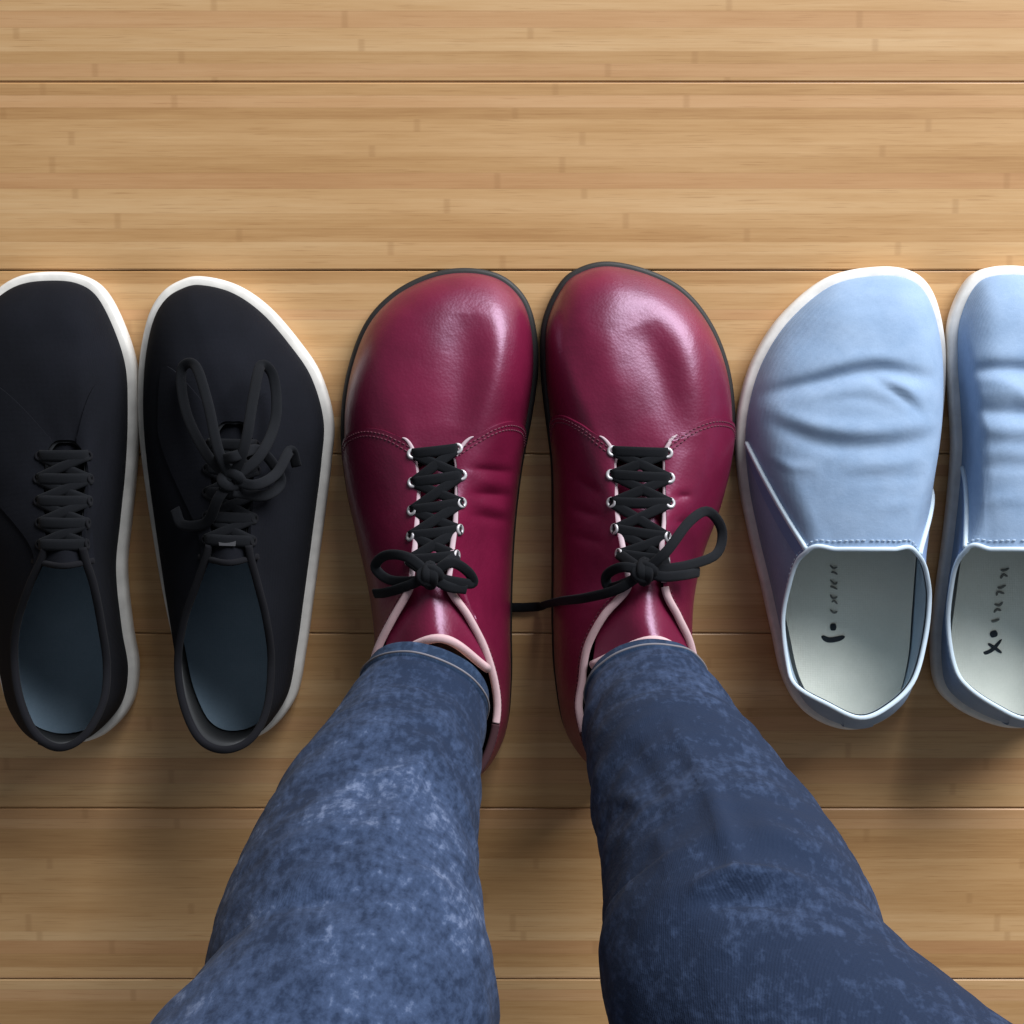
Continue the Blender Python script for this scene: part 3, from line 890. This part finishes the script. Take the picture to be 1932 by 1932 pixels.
slip_on(
    "light blue canvas slip-on cut by the frame edge, its swooping black insole mark plain",
    [(1895, 503), (1975, 520), (2050, 575), (2105, 650), (2140, 740), (2150, 830), (2140, 920), (2120, 1010), (2095, 1100), (2070, 1190), (2042, 1270),
     (2008, 1328), (1960, 1358), (1900, 1367), (1840, 1352), (1786, 1322), (1756, 1280), (1750, 1200), (1760, 1110), (1772, 1020), (1782, 930),
     (1788, 840), (1784, 760), (1779, 680), (1785, 595), (1825, 521)],
    [(0, 1925, 1036, 6.5), (3, 1980, 1038, 6.3), (6, 2045, 1042, 5.9), (8, 2080, 1100, 5.0), (9, 2084, 1160, 4.5), (10, 2070, 1230, 4.8), (11, 2042, 1295, 5.4),
     (12, 1990, 1340, 5.9), (13, 1935, 1356, 6.2), (14, 1880, 1333, 5.9), (15, 1826, 1296, 5.4), (16, 1800, 1255, 4.8), (17, 1788, 1175, 4.5),
     (18, 1796, 1095, 5.0), (20, 1824, 1036, 5.9), (23, 1870, 1036, 6.3)],
    [([(1790, 725), (1850, 700), (1950, 700), (2060, 730)], 15, -0.44), ([(1850, 715), (1910, 730), (1960, 760)], 16, 0.20),
     ([(1800, 770), (1860, 775), (1960, 780), (2080, 770)], 13, -0.26), ([(1810, 800), (1900, 812), (2050, 805)], 15, 0.22),
     ([(1800, 640), (1900, 640), (2000, 630)], 34, -0.14), ([(1830, 745), (1880, 742), (1940, 750)], 9, 0.09), ([(1830, 860), (1900, 852), (1960, 860)], 9, 0.10), ([(1840, 885), (1900, 880), (1980, 886)], 8, -0.09), ([(1850, 950), (1900, 942), (1950, 946)], 10, 0.07)],
    [(20.6, 20.0), (5.4, 6.4)],
    [([(1868, 1198), (1882, 1194)], 0.19, 'print'), ([(1840, 1216), (1852, 1232), (1872, 1226), (1890, 1206)], 0.11, 'print'), ([(1864, 1214), (1876, 1222), (1890, 1232)], 0.09, 'print')]
    + [([(1870 + 3 * i + a, 1172 - 16 * i), (1876 + 3 * i + b, 1169 - 16 * i + c), (1886 + 3 * i, 1168 - 16 * i)], 0.07, 'print_grey')
       for i, (a, b, c) in enumerate([(0, 0, 3), (2, 2, -3), (0, 3, 5), (1, -2, -4), (0, 0, 4), (3, 2, -5), (0, 1, 3)])], None)


# ------------------------------------------------------------------ the person wearing the burgundy shoes
person = thing("person", "person in faded blue skinny jeans, only the lower legs in view, wearing burgundy shoes", "person", (0.0, -0.16, 0))


def leg_tube(stations, n=270, k=110, squash=0.94):
    """stations: centre, radius -> tube rings across the axis"""
    C = ospline([c for c, r in stations], n); R = ospline([[r, 0, 0] for c, r in stations], n)[:, 0]
    T = unit(np.gradient(C, axis=0))
    X = np.tile(np.array([1.0, 0, 0]), (n, 1))
    side = unit(X - (X * T).sum(1, keepdims=True) * T)
    fwd = np.cross(T, side)
    a = np.linspace(0, 2 * math.pi, k, endpoint=False)
    P = C[:, None] + R[:, None, None] * (np.cos(a)[None, :, None] * side[:, None] + squash * np.sin(a)[None, :, None] * fwd[:, None])
    return P, C, R


def folds(P, C, feats, seed, amp=0.0016):
    """soft fabric wrinkles plus the named folds"""
    D = unit(P - C[:, None])
    out = P.copy()
    px, py = proj(P)
    extra = np.zeros(px.shape)
    front = smooth(-0.1, 0.5, (D * unit(np.array([0, 0, CAM_H]) - P)).sum(-1))
    for poly, wid, a in feats:
        L = ospline(poly, 90)
        d = np.sqrt((px[..., None] - L[:, 0])**2 + (py[..., None] - L[:, 1])**2)
        k = d.argmin(-1)
        extra += a * cm * np.exp(-(d.min(-1) / wid)**2) * np.sin(np.pi * np.clip((k + 4) / 98, 0, 1))**0.6 * front * 1.1
    for i in range(P.shape[0]):
        for j in range(P.shape[1]):
            p = Vector(P[i, j])
            f = noise.noise(Vector((p.x * 26 + seed, p.y * 26, p.z * 60))) + 0.5 * noise.noise(Vector((p.x * 70, p.y * 70 + seed, p.z * 120)))
            out[i, j] += D[i, j] * (amp * f + extra[i, j])
    return out


def px_r(hw, z): return hw / (FPX / (CAM_H - z * cm))


LEGS = dict(
    a=[(810, 1288, 9.3, 118), (785, 1350, 11.0, 136), (762, 1410, 13.5, 150), (722, 1516, 18.5, 190), (680, 1660, 23.0, 233), (658, 1800, 27.3, 270), (640, 1960, 31.0, 300)],
    b=[(1214, 1283, 9.3, 106), (1228, 1330, 11.0, 128), (1246, 1382, 13.5, 148), (1293, 1490, 18.5, 184), (1350, 1620, 22.5, 226), (1400, 1752, 26.8, 265), (1450, 1920, 30.5, 298)])
KNEE = dict(a=(-0.105, -0.295, 0.45), b=(0.155, -0.295, 0.45))
HIP = dict(a=(-0.075, -0.66, 0.50), b=(0.105, -0.66, 0.50))
FEATS = dict(
    a=[([(870, 1300), (800, 1420), (740, 1560), (700, 1640)], 24, 0.22), ([(700, 1400), (690, 1500), (640, 1600)], 18, -0.12), ([(780, 1640), (850, 1690)], 14, 0.16),
       ([(740, 1360), (830, 1350)], 14, 0.12), ([(690, 1470), (790, 1450)], 12, 0.12), ([(620, 1560), (730, 1570)], 14, 0.14), ([(560, 1700), (700, 1690)], 16, -0.18)],
    b=[([(1270, 1370), (1330, 1470), (1370, 1580), (1392, 1650)], 17, 0.26), ([(1310, 1680), (1360, 1655), (1440, 1648), (1520, 1665)], 13, 0.34), ([(1320, 1705), (1400, 1690), (1520, 1700)], 14, -0.34),
       ([(1180, 1400), (1230, 1480), (1250, 1580)], 18, -0.12), ([(1150, 1500), (1240, 1520)], 14, 0.12), ([(1240, 1560), (1252, 1610)], 14, 0.14), ([(1430, 1560), (1540, 1600)], 16, 0.14)])
jp, hp, bp, sp = [], [], [], []
for q in ('a', 'b'):
    st = [(at(x, y, z), px_r(hw, z)) for x, y, z, hw in LEGS[q]]
    k = np.array(KNEE[q]); h = np.array(HIP[q])
    st += [(k + np.array([0, 0.02, -0.05]), 0.060), (k, 0.064), (k * 0.6 + h * 0.4 + np.array([0, 0, 0.01]), 0.070), (h * 0.85 + k * 0.15, 0.082), (h, 0.085)]
    P, C, R = leg_tube(st)
    P = folds(P, C, FEATS[q], 3.0 if q == 'a' else 9.0)
    # inner face of the hem
    inner = C[0] + (P[0] - C[0]) * 0.95
    inner2 = C[9] + (P[9] - C[9]) * 0.92
    Q = np.concatenate([inner2[None], inner[None], P], 0)
    jp.append((Q.reshape(-1, 3), grid_faces(Q.shape[0], Q.shape[1], False, True)))
    # hem fold
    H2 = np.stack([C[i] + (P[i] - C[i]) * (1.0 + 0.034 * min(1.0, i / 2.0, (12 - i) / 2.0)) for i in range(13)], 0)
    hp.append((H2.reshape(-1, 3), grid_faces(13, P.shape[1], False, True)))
    line = C[9] + (P[9] - C[9]) * 1.040
    sp.append(sweep_arrays(line, 0.0006, 0.0005, None, True, 6))
    # leg and foot inside
    ank = C[0]
    foot_x = ank[0] + (0.004 if q == 'b' else -0.002)
    st2 = [(np.array([foot_x, -0.005, 0.026]), 0.006), (np.array([foot_x, -0.03, 0.028]), 0.010), (np.array([foot_x, -0.06, 0.032]), 0.016), (np.array([foot_x, -0.10, 0.040]), 0.021),
           (np.array([foot_x, ank[1] - 0.004, 0.058]), 0.022), (ank + np.array([0, -0.006, 0.0]), 0.022), (C[30], R[30] * 0.78), (C[60], R[60] * 0.8), (C[90], R[90] * 0.8), (C[120], R[120] * 0.8), (C[150], R[150] * 0.8), (C[180], R[180] * 0.8), (C[210], R[210] * 0.8), (C[240], R[240] * 0.8), (C[267], R[267] * 0.8)]
    P2, C2, R2 = leg_tube(st2, 110, 28, 0.9)
    bp.append((P2.reshape(-1, 3), grid_faces(110, 28, False, True)))
# hips joining the legs, beyond the frame
hc = (np.array(HIP['a']) + np.array(HIP['b'])) / 2
a = np.linspace(0, 2 * math.pi, 40, endpoint=False)
for (lst, sc) in ((jp, 1.0), (bp, 0.88)):
    rings = []
    for f, r in ((0.0, 0.02), (0.0, 0.12), (0.03, 0.155), (0.10, 0.16), (0.18, 0.14), (0.20, 0.13)):
        rings.append(np.stack([hc[0] + np.cos(a) * r * 1.15 * sc, hc[1] - 0.06 + np.sin(a) * r * 0.85 * sc, np.full(40, hc[2] - 0.09 + f)], 1))
    G = np.stack(rings, 0)
    lst.append((G.reshape(-1, 3), grid_faces(len(rings), 40, False, True)))
V, F = merged(bp); link("body", V, F, MAT['skin'], person)
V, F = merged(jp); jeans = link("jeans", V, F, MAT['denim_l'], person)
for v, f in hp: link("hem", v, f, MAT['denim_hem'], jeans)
for v, f in sp: link("hem_stitching", v, f, MAT['stitch'], jeans)
